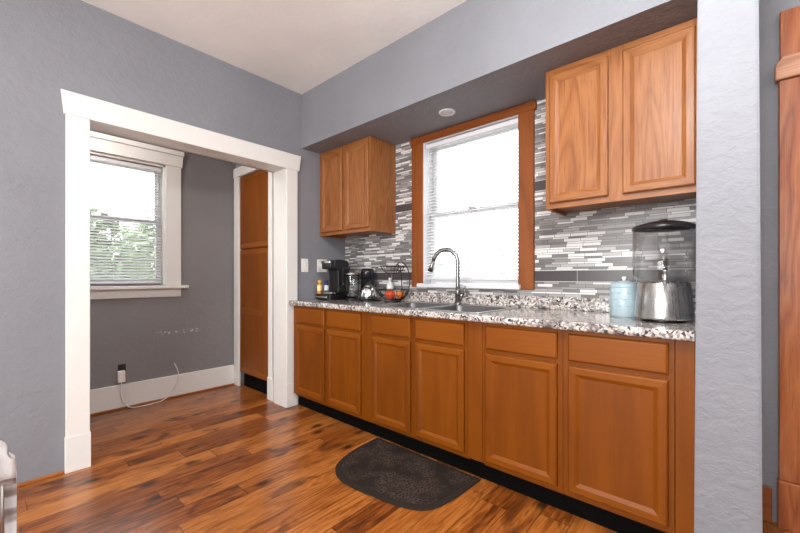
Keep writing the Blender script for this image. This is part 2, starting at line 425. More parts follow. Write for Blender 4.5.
# ------------------------------------------------------------------ room shell
ZC = 2.736; YB = 2.39; XF = -1.03; XR = 4.5; YR = -2.35; ZO = 2.045; ZS = 2.259
struct(MB().box(XF - .15, XR + .15, YR - .15, YB + .15, -0.12, 0.0), 'floor', M['floor'])
struct(MB().box(XF - .15, XR + .15, YR - .15, YB + .15, ZC, ZC + 0.1), 'ceiling', M['ceiling'])
m = MB()
m.box(-.17, 0, YR, 0.415, 0, ZC); m.box(-.17, 0, 1.736, YB, 0, ZC); m.box(-.17, 0, 0.415, 1.736, ZO + .01, ZC)
struct(m, 'wall_left', M['gray'])
# window wall with its opening, one side to the other
WX0, WX1, WZ0, WZ1 = 0.97, 1.812, 1.05, 2.225
m = MB()
m.box(-.17, WX0, YB, YB + .15, 0, ZC); m.box(WX1, 3.12, YB, YB + .15, 0, ZC); m.box(3.12, 3.96, YB, YB + .15, 2.0, ZC); m.box(3.96, XR, YB, YB + .15, 0, ZC)
m.box(WX0, WX1, YB, YB + .15, 0, WZ0); m.box(WX0, WX1, YB, YB + .15, WZ1, ZC)
struct(m, 'wall_back', M['gray'])
struct(MB().box(XR, XR + .15, YR, YB, 0, ZC), 'wall_right', M['gray'])
m = MB()   # rear wall behind the viewer, with a wide window opening
m.box(XF, 1.0, YR - .15, YR, 0, ZC); m.box(3.4, XR, YR - .15, YR, 0, ZC); m.box(1.0, 3.4, YR - .15, YR, 0, .7); m.box(1.0, 3.4, YR - .15, YR, 2.3, ZC)
struct(m, 'wall_front', M['gray'])
# far room
FY0, FY1, FZ0, FZ1 = 0.37, 1.125, 1.045, 2.14
m = MB()
m.box(XF - .15, XF, YR, FY0, 0, ZC); m.box(XF - .15, XF, FY1, YB, 0, ZC); m.box(XF - .15, XF, FY0, FY1, 0, FZ0); m.box(XF - .15, XF, FY0, FY1, FZ1, ZC)
struct(m, 'wall_far', M['gray_chip'])
struct(MB().box(XF, -.17, 1.765, YB, 2.24, ZC).box(XF, -1.012, 1.765, 1.80, 0, 2.24).box(-.312, -.17, 1.80, 1.83, 0, 2.24), 'wall_passage', M['gray'])
# soffit over the counter and the partition at the end of the run
struct(MB().box(0, 2.752, 1.886, YB, ZS, ZC), 'ceiling_soffit', M['gray'])
m = MB()
v = [m.bm.verts.new(p) for p in [(2.742, 1.70, 0), (2.921, 1.70, 0), (2.921, YB, 0), (2.742, YB, 0), (2.756, 1.70, ZC), (2.907, 1.70, ZC), (2.907, YB, ZC), (2.756, YB, ZC)]]
for q in ((3, 2, 1, 0), (4, 5, 6, 7), (0, 1, 5, 4), (1, 2, 6, 5), (2, 3, 7, 6), (3, 0, 4, 7)): m.bm.faces.new([v[i] for i in q])
bmesh.ops.bevel(m.bm, geom=[e for e in m.bm.edges if abs(e.verts[0].co.z - e.verts[1].co.z) > 1], offset=.006, segments=2, affect='EDGES')
struct(m, 'wall_partition', M['gray'])

# white cased opening between kitchen and far room
def opening_side(y0, y1, name, yj):
    m = MB()
    m.box(0, .02, y0, y1, 0, ZO + .005, .003)
    m.box(0, .025, y0 - .004, y1 + .004, 0, .205, .003)
    m.box(-.19, -.17, y0, y1, 0, ZO, .003)
    m.box(-.19, .0, min(yj, yj + .012), max(yj, yj + .012), 0, ZO)
    return struct(m, name, M['trim'])
opening_side(.319, .427, 'trim_1', .415)
opening_side(1.726, 1.833, 'trim_2', 1.724)
m = MB()
m.prism([(.311, ZO - .002), (1.848, ZO - .002), (1.866, 2.177), (.298, 2.177)], 0, .026, 'x', .003)
m.box(-.19, 0, .415, 1.736, ZO, ZO + .012)
m.box(-.195, -.17, .319, 1.833, ZO, 2.16)
struct(m, 'trim_3', M['trim'])
# baseboards and shoes
m = MB().box(0, .016, YR, .314, 0, .018, .004); struct(m, 'baseboard_left', M['shoe'])
m = MB().box(XF, XF + .02, YR, 1.745, 0.012, .205, .004); struct(m, 'baseboard_far', M['trim'])
m = MB().box(XF + .02, XF + .036, YR, 1.745, 0, .016, .004); struct(m, 'trim_4', M['shoe'])
m = MB().box(2.921, 2.985, YB - .018, YB, 0, .16, .003); struct(m, 'baseboard_back', M['casingh'])

# backsplash
m = MB()
yt = YB - .006
for x0, x1, z0, z1 in ((0.001, .872, .98, ZS), (1.885, 2.742, .98, ZS), (.872, 1.885, .98, 1.034)):
    m.box(x0, x1, yt, YB, z0, z1)
struct(m, 'wall_back_tile', M['tile'])

# ------------------------------------------------------------------ windows
def sash(parent, P, a0, a1, z0, z1, d0, d1, fw, name, bot=None):
    """P maps (along, depth, z) boxes; builds sash frame + pane"""
    m = MB(); bot = bot or fw
    for b in ((a0, a0 + fw, z0, z1), (a1 - fw, a1, z0, z1), (a0 + fw, a1 - fw, z0, z0 + bot), (a0 + fw, a1 - fw, z1 - fw, z1)):
        P(m, b[0], b[1], d0, d1, b[2], b[3], .003)
    s = m.build(name, M['vinyl'], parent)
    m = MB(); dm = (d0 + d1) / 2; P(m, a0 + fw, a1 - fw, dm - .002, dm + .002, z0 + bot, z1 - fw, 0)
    m.build('pane', M['pane'], s)
    return s
# kitchen window (in wall_back): along = x, depth = y
def PK(m, a0, a1, d0, d1, z0, z1, b=0): m.box(a0, a1, d0, d1, z0, z1, b)
wk = thing('window_1', (1.39, YB, WZ0), kind='structure')
m = MB()
m.box(.872, .99, YB - .028, YB, 1.034, WZ1 - .02, .004); m.box(1.79, 1.895, YB - .028, YB, 1.034, WZ1 - .02, .004)
m.box(.86, 1.91, YB - .034, YB, 2.198, ZS - .004, .004, mi=1)
m.build('casing', [M['casing'], M['casingh']], wk)
m = MB()
m.box(WX0, .992, YB - .02, YB + .15, WZ0, WZ1); m.box(1.788, WX1, YB - .02, YB + .15, WZ0, WZ1); m.box(.992, 1.788, YB - .018, YB + .15, 2.196, WZ1)
m.build('frame', M['vinyl'], wk)
m = MB().box(.945, 1.81, YB - .055, YB + .15, 1.034, 1.066, .005); m.build('sill', M['vinyl'], wk)
sash(wk, PK, .995, 1.785, 1.60, 2.195, YB + .105, YB + .135, .035, 'upper_sash')
s = sash(wk, PK, .995, 1.785, 1.068, 1.64, YB + .07, YB + .10, .035, 'lower_sash', .05)
MB().box(1.36, 1.42, YB + .055, YB + .072, 1.622, 1.648, .004).build('sash_lock', M['chrome'], s)
# far window (in wall_far): along = y, depth = -x
def PF(m, a0, a1, d0, d1, z0, z1, b=0): m.box(XF - d1, XF - d0, a0, a1, z0, z1, b)
wf = thing('window_2', (XF, .75, FZ0), kind='structure')
m = MB()
m.box(XF, XF + .022, .245, .375, 1.04, 2.15, .003); m.box(XF, XF + .022, 1.12, 1.245, 1.04, 2.15, .003)
m.prism([(.235, 2.14), (1.255, 2.14), (1.262, 2.245), (.228, 2.245)], XF, XF + .028, 'x', .003)
m.box(XF, XF + .04, .222, 1.268, 2.245, 2.325, .004)
m.build('casing', M['trim'], wf)
MB().box(XF - .12, XF + .06, .21, 1.30, 1.012, 1.04, .004).build('sill', M['trim'], wf)
MB().box(XF, XF + .02, .245, 1.245, .935, 1.012, .003).build('apron', M['trim'], wf)
m = MB()
PF(m, FY0, FY0 + .02, 0, .14, FZ0, FZ1); PF(m, FY1 - .02, FY1, 0, .14, FZ0, FZ1); PF(m, FY0, FY1, 0, .14, FZ1 - .02, FZ1)
m.build('frame', M['trim'], wf)
sash(wf, PF, FY0 + .02, FY1 - .02, 1.60, FZ1 - .02, .10, .13, .04, 'upper_sash')
sash(wf, PF, FY0 + .02, FY1 - .02, FZ0, 1.635, .065, .095, .04, 'lower_sash', .05)

def blind(name, P, a0, a1, d, zt, zb, pitch, tilt, label, depth=.034, face=1):
    root = thing(name, P((a0 + a1) / 2, d, zb), label, 'blind')
    def bx(m, s0, s1, e0, e1, z0, z1, b=0):
        p = P(s0, e0, z0); q = P(s1, e1, z1)
        m.box(min(p[0], q[0]), max(p[0], q[0]), min(p[1], q[1]), max(p[1], q[1]), z0, z1, b)
    m = MB(); bx(m, a0, a1, d - .02, d + .02, zt - .035, zt, .003); m.build('headrail', M['vinyl'], root)
    m = MB(); z = zb + .02
    while z < zt - .04:
        c, s = math.cos(tilt) * depth / 2, math.sin(tilt) * depth / 2
        ps = [P(a0, d - c, z - s), P(a1, d - c, z - s), P(a1, d + c, z + s), P(a0, d + c, z + s)]
        t = Vector((0, 0, .002))
        lo = [m.bm.verts.new(p) for p in ps]; hi = [m.bm.verts.new(Vector(p) + t) for p in ps]
        fs = [m.bm.faces.new(lo[::-1]), m.bm.faces.new(hi)] + [m.bm.faces.new((lo[i], lo[(i + 1) % 4], hi[(i + 1) % 4], hi[i])) for i in range(4)]
        z += pitch
    bmesh.ops.recalc_face_normals(m.bm, faces=m.bm.faces[:])
    m.build('slats', M['slat'], root)
    m = MB(); bx(m, a0, a1, d - .014, d + .014, zb, zb + .016, .003); m.build('bottom_rail', M['vinyl'], root)
    for k in (.15, .5, .85):
        a = a0 + (a1 - a0) * k
        m = MB()
        for e in (-depth / 2 - .001, depth / 2 + .001): m.tube([P(a, d + e, zb + .01), P(a, d + e, zt - .02)], .0011, 5)
        m.build('ladder_cord', M['cord'], root)
    m = MB().tube([P(a0 + .03 if face > 0 else a1 - .03, d - .024, zt - .03), P(a0 + .03 if face > 0 else a1 - .03, d - .024, zt - .62)], .004, 6)
    m.build('tilt_wand', M['vinyl'], root)
    return root
blind('window_blind', lambda a, d, z: (a, YB + .025 + d, z), .998, 1.782, 0.0, 2.19, 1.095, .025, .42, 'white horizontal slat blind lowered in the wood-trimmed window above the sink')
blind('window_blind', lambda a, d, z: (XF - .04 - d, a, z), FY0 + .03, FY1 - .03, 0.0, FZ1 - .03, FZ0 + .012, .025, .45, 'white horizontal slat blind in the white-trimmed window of the far room', face=-1)

# ------------------------------------------------------------------ cabinet builders
def door_frame(x0, x1, z0, z1, yf, rail=.052, th=.019, mids=(), bv=.014):
    """front-facing (-Y) recessed-panel door frame; returns (frame MB, list of panel MBs)"""
    def R(i, y, a0=x0, a1=x1, b0=z0, b1=z1): return [(a0 + i, y, b0 + i), (a1 - i, y, b0 + i), (a1 - i, y, b1 - i), (a0 + i, y, b1 - i)]
    yb = yf + th; m = MB()
    m.loops([R(0, yb), R(0, yf + .005), R(.004, yf + .001), R(.007, yf), R(rail - bv - .004, yf), R(rail - bv, yf + .002), R(rail, yf + .0095), R(rail, yb), R(0, yb)],
            lambda k, i: 1 if i in (0, 2) else 0)
    for zm in mids: m.box(x0 + rail - .01, x1 - rail + .01, yf + .001, yb - .001, zm - rail * .5, zm + rail * .5, .002, mi=1)
    p = []
    zs = [z0 + rail] + [q for zm in mids for q in (zm - rail * .5, zm + rail * .5)] + [z1 - rail]
    for a, b in zip(zs[::2], zs[1::2]): p.append(MB().box(x0 + rail - .004, x1 - rail + .004, yf + .009, yf + .014, a - .004, b + .004))
    return m, p
def add_door(root, x0, x1, z0, z1, yf, v, h, rail=.052, mids=()):
    m, p = door_frame(x0, x1, z0, z1, yf, rail, mids=mids)
    d = m.build('door', [M[v], M[h]], root)
    for q in p: q.build('door_panel', M[v], d)
    return d
def add_drawer(root, x0, x1, z0, z1, yf, h, name='drawer_front'):
    m = MB()
    def R(i, y): return [(x0 + i, y, z0 + i), (x1 - i, y, z0 + i), (x1 - i, y, z1 - i), (x0 + i, y, z1 - i)]
    m.loops([R(0, yf + .019), R(0, yf + .007), R(.006, yf + .001), R(.010, yf)])
    m.bm.faces.new([m.bm.verts.new(c) for c in R(.010, yf)])
    bmesh.ops.remove_doubles(m.bm, verts=m.bm.verts[:], dist=1e-5)
    bmesh.ops.recalc_face_normals(m.bm, faces=m.bm.faces[:])
    return m.build(name, M[h], root)

# ------------------------------------------------------------------ base cabinets
YF = 1.767; YFACE = 1.787; ZK = .118; ZT = .876
def base_cab(x0, x1, cols, label, drawer_name='drawer_front'):
    root = thing('base_cabinet', ((x0 + x1) / 2, 2.08, 0), label, 'cabinet', 'base cabinets along the window wall')
    m = MB()
    m.box(x0 + .001, x0 + .017, YFACE + .02, YB - .01, .1, ZT); m.box(x1 - .017, x1 - .001, YFACE + .02, YB - .01, .1, ZT)
    m.box(x0 + .017, x1 - .017, YFACE + .02, YB - .01, .1, ZK + .02); m.box(x0 + .017, x1 - .017, YB - .022, YB - .01, ZK + .02, ZT - .25)
    m.build('carcass', M['maple'], root)
    m = MB(); y0, y1 = YFACE, YFACE + .02
    xs = [x0 + .001] + [q for c in cols for q in c] + [x1 - .001]
    for a, b in zip(xs[::2], xs[1::2]): m.box(a, b + 0.0, y0, y1, ZK, ZT)
    for c0, c1 in cols:
        for z0, z1 in ((ZK, .16), (.705, .752), (.845, ZT)): m.box(c0, c1, y0 + .0005, y1, z0, z1, 0, mi=1)
    m.build('face_frame', [M['maple'], M['mapleh']], root)
    for c0, c1 in cols:
        add_drawer(root, c0 - .012, c1 + .012, .735, .858, YF, 'mapleh', drawer_name)
        add_door(root, c0 - .012, c1 + .012, .142, .712, YF, 'maple', 'mapleh', .05)
    return root
MB_ = MB
base_cab(.03, .92, [(.093, .461), (.521, .88)], 'two-door base cabinet at the left end under the coffee maker')
base_cab(.92, 1.756, [(1.02, 1.338), (1.404, 1.726)], 'two-door sink base cabinet behind the dark floor mat', 'false_drawer_front')
base_cab(1.846, 2.262, [(1.882, 2.227)], 'narrower single-door base cabinet just right of the sink cabinet')
base_cab(2.262, 2.68, [(2.30, 2.648)], 'single-door base cabinet at the right end below the drink dispenser')
MB().box(1.757, 1.845, YFACE, YFACE + .02, ZK, ZT, .001).build('filler_panel', M['maple'], origin=(1.80, YFACE, ZK), label='vertical wood filler strip between the sink cabinet and next cabinet', category='panel')
MB().box(2.681, 2.741, YFACE, YFACE + .02, 0, ZT, .001).build('filler_panel', M['maple'], origin=(2.71, YFACE, 0), label='vertical wood filler strip against the gray partition wall', category='panel')
MB().box(.03, 2.68, 1.845, 1.857, 0, .1).build('toe_kick', M['black'], origin=(1.35, 1.85, 0), label='black recessed toe kick board running under the base cabinets', category='toe kick')

# ------------------------------------------------------------------ countertop with sink cut-out
SX0, SX1, SY0, SY1 = .965, 1.80, 1.825, 2.305
m = MB(); ct0, ct1 = ZT, .915
def sec(y0, y1, x0, x1): m.box(x0, x1, y0, y1, ct0, ct1)
CX0, CX1, CY0, CY1 = .004, 2.742, 1.745, 2.365
cx = .032   # the corner that laps in front of the casing stops short of the wall's own line
# one ring-shaped slab: bridge outer and inner outlines, with a rounded front edge
def ring(i, z, inner=False):
    if inner: return [(SX0, SY0, z), (SX1, SY0, z), (SX1, SY1, z), (SX0, SY1, z)]
    return [(CX0, CY0 + i, z), (CX1, CY0 + i, z), (CX1, CY1, z), (CX0, CY1, z)]
prof = [(.0, .887), (.0, .903)] + [(.012 - .012 * math.cos(a), .903 + .012 * math.sin(a)) for a in (PI / 6, PI / 3, PI / 2)]
L = [ring(.012, ct0)] + [ring(.012 - .012 * math.cos(a), .888 - .012 * math.sin(a)) for a in (PI / 3, PI / 6)] + [ring(i, z) for i, z in prof] + [ring(0, ct1, True), ring(0, ct0, True), ring(.012, ct0)]
m.loops(L)
bmesh.ops.remove_doubles(m.bm, verts=m.bm.verts[:], dist=1e-5)
ctop = thing('countertop', (1.37, 2.06, ct0), 'long speckled granite-look countertop with rounded front edge over the base cabinets', 'countertop')
m.build('slab', M['granite'], ctop)
MB().box(.004, 2.742, 2.364, 2.3835, ct1 - .001, .994, .004).build('backsplash_lip', M['granite'], ctop)

# sink
sk = thing('kitchen_sink', (1.38, 2.06, .75), 'double-bowl stainless steel sink set into the granite countertop', 'sink')
m = MB()
def rr(x0, x1, y0, y1, r, z, n=5):
    p = []
    for cx_, cy_, a in ((x1 - r, y1 - r, 0), (x0 + r, y1 - r, PI / 2), (x0 + r, y0 + r, PI), (x1 - r, y0 + r, 1.5 * PI)):
        p += [(a_[0], a_[1], z) for a_ in arc((cx_, cy_), r, a, a + PI / 2, n)]
    return p
bowls = ((.98, 1.368, 1.832, 2.235), (1.396, 1.788, 1.832, 2.235))
z0 = .9155
rim = MB()
oz = .9195
xm = (1.365 + 1.40) / 2
for (b, x0, x1) in ((bowls[0], .952, xm), (bowls[1], xm, 1.813)):
    outer = rr(x0, x1, 1.812, 2.318, .012, oz)
    inner = rr(b[0], b[1], b[2], b[3], .05, oz - .0005)
    rim.loops([[(p[0], p[1], z0) for p in outer], outer, inner])
rim.build('rim', M['sink'], sk)
for b in bowls:
    m = MB(); L = [rr(b[0], b[1], b[2], b[3], .05, oz - .0005), rr(b[0] + .006, b[1] - .006, b[2] + .006, b[3] - .006, .05, oz - .012), rr(b[0] + .012, b[1] - .012, b[2] + .012, b[3] - .012, .05, .76), rr(b[0] + .04, b[1] - .04, b[2] + .04, b[3] - .04, .05, .738)]
    m.loops(L)
    for f in m.bm.faces: f.smooth = True
    m.bm.faces.new([m.bm.verts.new(p) for p in L[-1]])
    bw = m.build('bowl', M['sinkbowl_shade'], sk)
    MB().lathe([(0, .741), (.03, .741), (.042, .744), (.046, .739)], ((b[0] + b[1]) / 2, (b[2] + b[3]) / 2, 0), 20).build('drain', M['chrome'], bw)
# faucet
fx, fy = 1.383, 2.268
fa = thing('kitchen_faucet', (fx, fy, oz), 'gooseneck pull-down faucet in brushed nickel behind the sink bowls', 'faucet')
MB().lathe([(0, .9197), (.030, .9197), (.030, .926), (.024, .932), (.021, .945), (.0, .945)], (fx, fy, 0), 24).build('base', M['nickel'], fa)
MB().lathe([(0, .945), (.019, .945), (.019, 1.02), (.016, 1.03), (.0, 1.03)], (fx, fy, 0), 20).build('body', M['nickel'], fa)
dv = Vector((-.98, -.25, 0)).normalized(); R_ = .094
pts = [Vector((fx, fy, 1.03 + .02 * i)) for i in range(10)]
top = 1.222
for i in range(15):
    a = PI * (i / 14) * .93
    pts.append(Vector((fx, fy, top)) + dv * (R_ - R_ * math.cos(a)) + Vector((0, 0, R_ * math.sin(a))))
MB().tube(pts, .0150, 14).build('spout', M['nickel'], fa)
e = pts[-1]; dn = (pts[-1] - pts[-2]).normalized()
h = MB().lathe([(0, 0), (.014, 0), (.0145, .03), (.017, .05), (.021, .085), (.0, .085)], e, 18, axis=dn).build('spray_head', M['nickel'], fa)
MB().lathe([(0, .0855), (.018, .0855), (.018, .089), (0, .089)], e, 18, axis=dn).build('nozzle', M['blackp'], h)
hb = MB().lathe([(0, 0), (.013, 0), (.013, .03), (.0, .03)], (fx + .016, fy - .004, .985), 14, axis=(1, -.1, 0)).build('handle', M['nickel'], fa)
MB().tube([(fx + .04, fy - .006, .985), (fx + .055, fy - .008, 1.0), (fx + .07, fy - .01, 1.055)], lambda t: .007 - .002 * t, 8).build('lever', M['nickel'], hb)

# ------------------------------------------------------------------ upper cabinets
YU = 2.082; YUF = 2.062
def upper_cab(x0, x1, doors, label):
    z0, z1 = 1.492, ZS - .003
    root = thing('upper_cabinet', ((x0 + x1) / 2, 2.22, z0), label, 'cabinet', 'upper cabinets under the soffit')
    yb = YB - .0065
    MB().box(x0, x0 + .016, YU + .019, yb, z0, z1).box(x1 - .016, x1, YU + .019, yb, z0, z1).box(x0 + .016, x1 - .016, YU + .019, yb, z0 + .02, z0 + .034).box(x0 + .016, x1 - .016, YU + .019, yb, z1 - .03, z1).box(x0 + .016, x1 - .016, yb - .01, yb, z0 + .034, z1 - .03).build('carcass', M['oak'], root)
    m = MB(); xs = [x0] + [q for d in doors for q in (d[0] + .012, d[1] - .012)] + [x1]
    for a, b in zip(xs[::2], xs[1::2]): m.box(a, b, YU, YU + .019, z0, z1)
    for d in doors:
        for a, b in ((z0, 1.536), (2.205, z1)): m.box(d[0] + .012, d[1] - .012, YU + .0005, YU + .019, a, b, mi=1)
    m.build('face_frame', [M['oak'], M['oakh']], root)
    for d in doors: add_door(root, d[0], d[1], 1.522, 2.219, YUF, 'oak', 'oakh', .05)
    return root
upper_cab(.004, .676, [(.04, .332), (.372, .662)], 'smaller two-door oak wall cabinet in the corner left of the window')
upper_cab(2.075, 2.742, [(2.101, 2.387), (2.45, 2.729)], 'two-door oak wall cabinet right of the window above the dispenser')

# ------------------------------------------------------------------ pantry in the far room
pt = thing('pantry_cabinet', (-.59, 2.0, 0), 'tall built-in wood pantry with white casing in the far room', 'cabinet')
m = MB()
m.box(-1.008, -.908, 1.74, 1.765, 0, 2.14, .003); m.box(-.318, -.25, 1.74, 1.765, 0, 2.14, .003)
m.prism([(-1.009, 2.14), (-.205, 2.14), (-.200, 2.235), (-1.012, 2.235)], 1.735, 1.765, 'y', .003)
m.box(-.32, -.222, 1.732, 1.765, 0, .205, .003)
m.build('casing', M['trim'], pt)
MB().box(-.905, -.318, 1.775, 2.36, .15, 2.14).build('carcass', M['maple'], pt)
MB().box(-.905, -.318, 1.80, 1.815, 0, .15).build('toe_kick', M['black'], pt)
add_door(pt, -.903, -.318, 1.402, 2.132, 1.755, 'maple', 'mapleh', .055)
add_door(pt, -.903, -.318, .150, 1.388, 1.755, 'maple', 'mapleh', .055, mids=(.775,))

# ------------------------------------------------------------------ wooden door at right
dr = thing('door_1', (3.5, YB, 0), kind='structure')
m = MB(); yd = YB - .03
m.box(3.005, 3.125, yd, YB, .212, 1.992, .003); m.box(3.955, 4.075, yd, YB, .212, 1.992, .003)
m.build('casing', M['door'], dr)
m = MB(); m.box(3.0, 3.13, yd - .012, YB, 0, .212, .004); m.box(3.95, 4.08, yd - .012, YB, 0, .212, .004)
m.build('plinth', M['door'], dr)
m = MB(); m.prism([(2.992, 1.992), (4.088, 1.992), (4.088, 2.06), (4.065, 2.092), (3.015, 2.092), (2.992, 2.06)], yd - .015, YB, 'y', .004); m.build('fillet', M['doorh'], dr)
MB().box(3.008, 4.07, yd, YB, 2.092, 2.30, .003).build('head_casing', M['door'], dr)
mm, pp = door_frame(3.13, 3.95, .012, 1.985, YB + .03, .11, .035, mids=(.95,))
lf = mm.build('leaf', [M['door'], M['doorh']], dr)
for p in pp: p.build('leaf_panel', M['door'], lf)
MB().lathe([(0, 0), (.02, 0), (.009, .012), (.009, .03), (.026, .04), (.026, .055), (0, .062)], (3.19, YB + .03, .95), 18, axis=(0, -1, 0)).build('door_knob', M['chrome'], lf)

# ------------------------------------------------------------------ switch plates, outlet, recessed light
def plate(y0, y1, n, label, cat):
    root = thing('switch_plate', (0, (y0 + y1) / 2, 1.22), label, cat)
    MB().box(0.0005, .006, y0, y1, 1.162, 1.28, .002).build('cover', M['plate'], root)
    for k in range(n):
        yc = y0 + (y1 - y0) * (k + .5) / n
        MB().box(.006, .009, yc - .005, yc + .005, 1.209, 1.233).box(.008, .016, yc - .003, yc + .003, 1.222, 1.234, .001).build('toggle', M['plate'], root)
        for z in (1.181, 1.261): MB().lathe([(0, .0062), (.003, .0062), (.003, .0068), (0, .0068)], (0, yc, z), 8, axis=(1, 0, 0)).build('screw', M['chrome'], root)
plate(1.882, 1.953, 1, 'narrow single white switch plate on the gray wall beside the door casing', 'switch')
plate(2.050, 2.164, 2, 'wide double white switch plate on the gray wall beside the coffee maker', 'switch')
ol = thing('wall_outlet', (XF, .80, .33), 'dark wall outlet low on the far gray wall behind the white plug', 'outlet')
MB().box(XF + .0005, XF + .006, .768, .822, .262, .375, .002).build('cover', M['dark'], ol)
for z in (.290, .345): MB().box(XF + .006, XF + .009, .778, .812, z - .014, z + .014, .002).build('socket', M['dark'], ol)
pg = thing('power_adapter', (XF + .009, .782, .23), 'white plug adapter with white cord trailing to the floor by the far baseboard', 'plug')
MB().box(XF + .0225, XF + .062, .757, .808, .232, .328, .006, seg=2).box(XF + .009, XF + .0225, .765, .80, .285, .31).build('body', M['plate'], pg)
cp = [(XF + .045, .782, .235), (XF + .05, .782, .17), (XF + .055, .785, .09), (XF + .06, .815, .035), (XF + .07, .85, .008), (XF + .085, .92, .006), (XF + .08, 1.0, .006), (XF + .07, 1.07, .01), (XF + .055, 1.13, .035), (XF + .05, 1.18, .09), (XF + .045, 1.215, .17), (XF + .04, 1.21, .25), (XF + .035, 1.185, .32)]
def smoothpath(P, n=6):
    P = [Vector(p) for p in P]; out = []
    for i in range(len(P) - 1):
        p0 = P[max(i - 1, 0)]; p1 = P[i]; p2 = P[i + 1]; p3 = P[min(i + 2, len(P) - 1)]
        for k in range(n):
            t = k / n
            out.append(.5 * (2 * p1 + (p2 - p0) * t + (2 * p0 - 5 * p1 + 4 * p2 - p3) * t * t + (3 * p1 - p0 - 3 * p2 + p3) * t ** 3))
    out.append(P[-1]); return out
MB().tube(smoothpath(cp), .0042, 8).build('cord', M['cord'], pg)
rl = thing('recessed_light', (1.378, 2.14, ZS), 'small round white recessed light in the soffit above the window', 'light')
MB().lathe([(.035, ZS - .004), (.046, ZS - .008), (.056, ZS - .006), (.058, ZS - .0005)], (1.378, 2.14, 0), 32).build('trim_ring', M['vinyl'], rl)
MB().lathe([(0, ZS - .003), (.036, ZS - .003), (.036, ZS - .0005)], (1.378, 2.14, 0), 32).build('lens', M['lens'], rl)

# ------------------------------------------------------------------ floor mat
def chaikin(p, n=3):
    for _ in range(n):
        q = []
        for i in range(len(p)):
            a, b = Vector(p[i]), Vector(p[(i + 1) % len(p)])
            q += [a * .75 + b * .25, a * .25 + b * .75]
        p = q
    return p
out = [Vector(p) for p in [(1.02, 1.815), (1.02, 1.74), (1.03, 1.60)]]
left = [(1.03, 1.62), (1.055, 1.50), (1.10, 1.395), (1.165, 1.335), (1.24, 1.305), (1.33, 1.298), (1.48, 1.315), (1.60, 1.335), (1.68, 1.358), (1.745, 1.395), (1.785, 1.46), (1.805, 1.56), (1.815, 1.68), (1.82, 1.815)]
poly = [Vector((1.018, 1.815))] + [Vector((p[0], p[1])) for p in smoothpath([(a, b, 0) for a, b in left], 4)]
fm = thing('floor_mat', (1.42, 1.56, 0), 'dark brown half-round kitchen mat on the wood floor before the sink', 'mat')
MB().prism([(p.x, p.y) for p in poly], 0.0005, .010, 'z', .003).build('border', M['matedge'], fm)
cc = Vector((1.42, 1.60)); inn = [(cc.x + (p.x - cc.x) * .915, cc.y + (p.y - cc.y) * .885) for p in poly]
MB().prism(inn, .0101, .0125, 'z', .001).build('pile', M['mat'], fm)

# ------------------------------------------------------------------ things on the counter
ZCT = .9152
# pod drawer + coffee maker + two bottles
pdr = thing('coffee_pod_drawer', (.19, 2.08, ZCT), 'low black coffee pod drawer under the coffee maker', 'drawer')
MB().box(.088, .292, 1.975, 2.20, ZCT, .968, .006, seg=2).build('body', M['blackp'], pdr)
MB().box(.095, .265, 1.968, 1.975, .925, .958, .002).build('front', M['blackp'], pdr)
MB().box(.105, .255, 1.963, 1.968, .938, .950, .002).build('handle', M['steel'], pdr)
cm = thing('coffee_maker', (.2, 2.11, .9685), 'tall black single-cup coffee maker with silver band in the counter corner', 'coffee maker')
zb = .9685
m = MB().prism([(2.035, zb), (2.195, zb), (2.195, 1.24), (2.175, 1.264), (2.08, 1.272), (2.03, 1.264), (2.02, 1.20), (2.065, 1.17), (2.075, 1.02), (2.06, .995), (2.035, .99)], .15, .285, 'x', .012, 3)
m.build('body', M['blackp'], cm)
MB().box(.154, .281, 1.985, 2.075, 1.185, 1.262, .014, seg=3).build('brew_head', M['blackp'], cm)
MB().box(.154, .281, 1.979, 1.99, 1.236, 1.256, .003).build('silver_band', M['chrome'], cm)
MB().box(.16, .275, 2.0, 2.04, zb, .985, .004).build('drip_tray', M['steel'], cm)
MB().box(.2855, .305, 2.10, 2.19, zb + .06, 1.21, .01, seg=2).build('water_tank', M['glass'], cm)
def bottle(x, y, body, cap, lab, label, h=.1, r=.021):
    b = thing('small_bottle', (x, y, zb), label, 'bottle')
    MB().lathe([(0, zb), (r * .95, zb), (r, zb + .004), (r, zb + h * .78), (r * .6, zb + h * .88), (r * .6, zb + h), (0, zb + h)], (x, y, 0), 18).build('body', M[body], b)
    MB().lathe([(0, zb + h), (r * .72, zb + h), (r * .72, zb + h + .018), (0, zb + h + .018)], (x, y, 0), 16).build('cap', M[cap], b)
    MB().lathe([(r + .0006, zb + h * .28), (r + .0006, zb + h * .74)], (x, y, 0), 18).build('label_band', M[lab], b)
bottle(.108, 2.0, 'orangeb', 'yellow', 'cream', 'small orange bottle with yellow cap on the black pod drawer')
bottle(.108, 2.075, 'navy', 'navy', 'wbottle', 'small dark blue bottle with white label on the black pod drawer')
# glass carafe with dark lid
cx_, cy_ = .372, 2.15
gj = thing('blender_jar', (cx_, cy_, ZCT), 'clear glass jar with dark base beside the coffee maker', 'jar')
MB().lathe([(0, ZCT), (.056, ZCT), (.058, ZCT + .012), (.05, ZCT + .02), (0, ZCT + .02)], (cx_, cy_, 0), 24).build('base', M['blackp'], gj)
MB().lathe([(0, ZCT + .022), (.046, ZCT + .022), (.058, ZCT + .034), (.060, 1.12), (.057, 1.135), (.052, 1.135), (.056, 1.12), (.054, ZCT + .036), (.044, ZCT + .026), (0, ZCT + .026)], (cx_, cy_, 0), 28).build('vessel', M['glass'], gj)
MB().lathe([(0, 1.136), (.054, 1.136), (.053, 1.148), (.03, 1.156), (.028, 1.172), (0, 1.172)], (cx_, cy_, 0), 24).build('lid', M['steel'], gj)
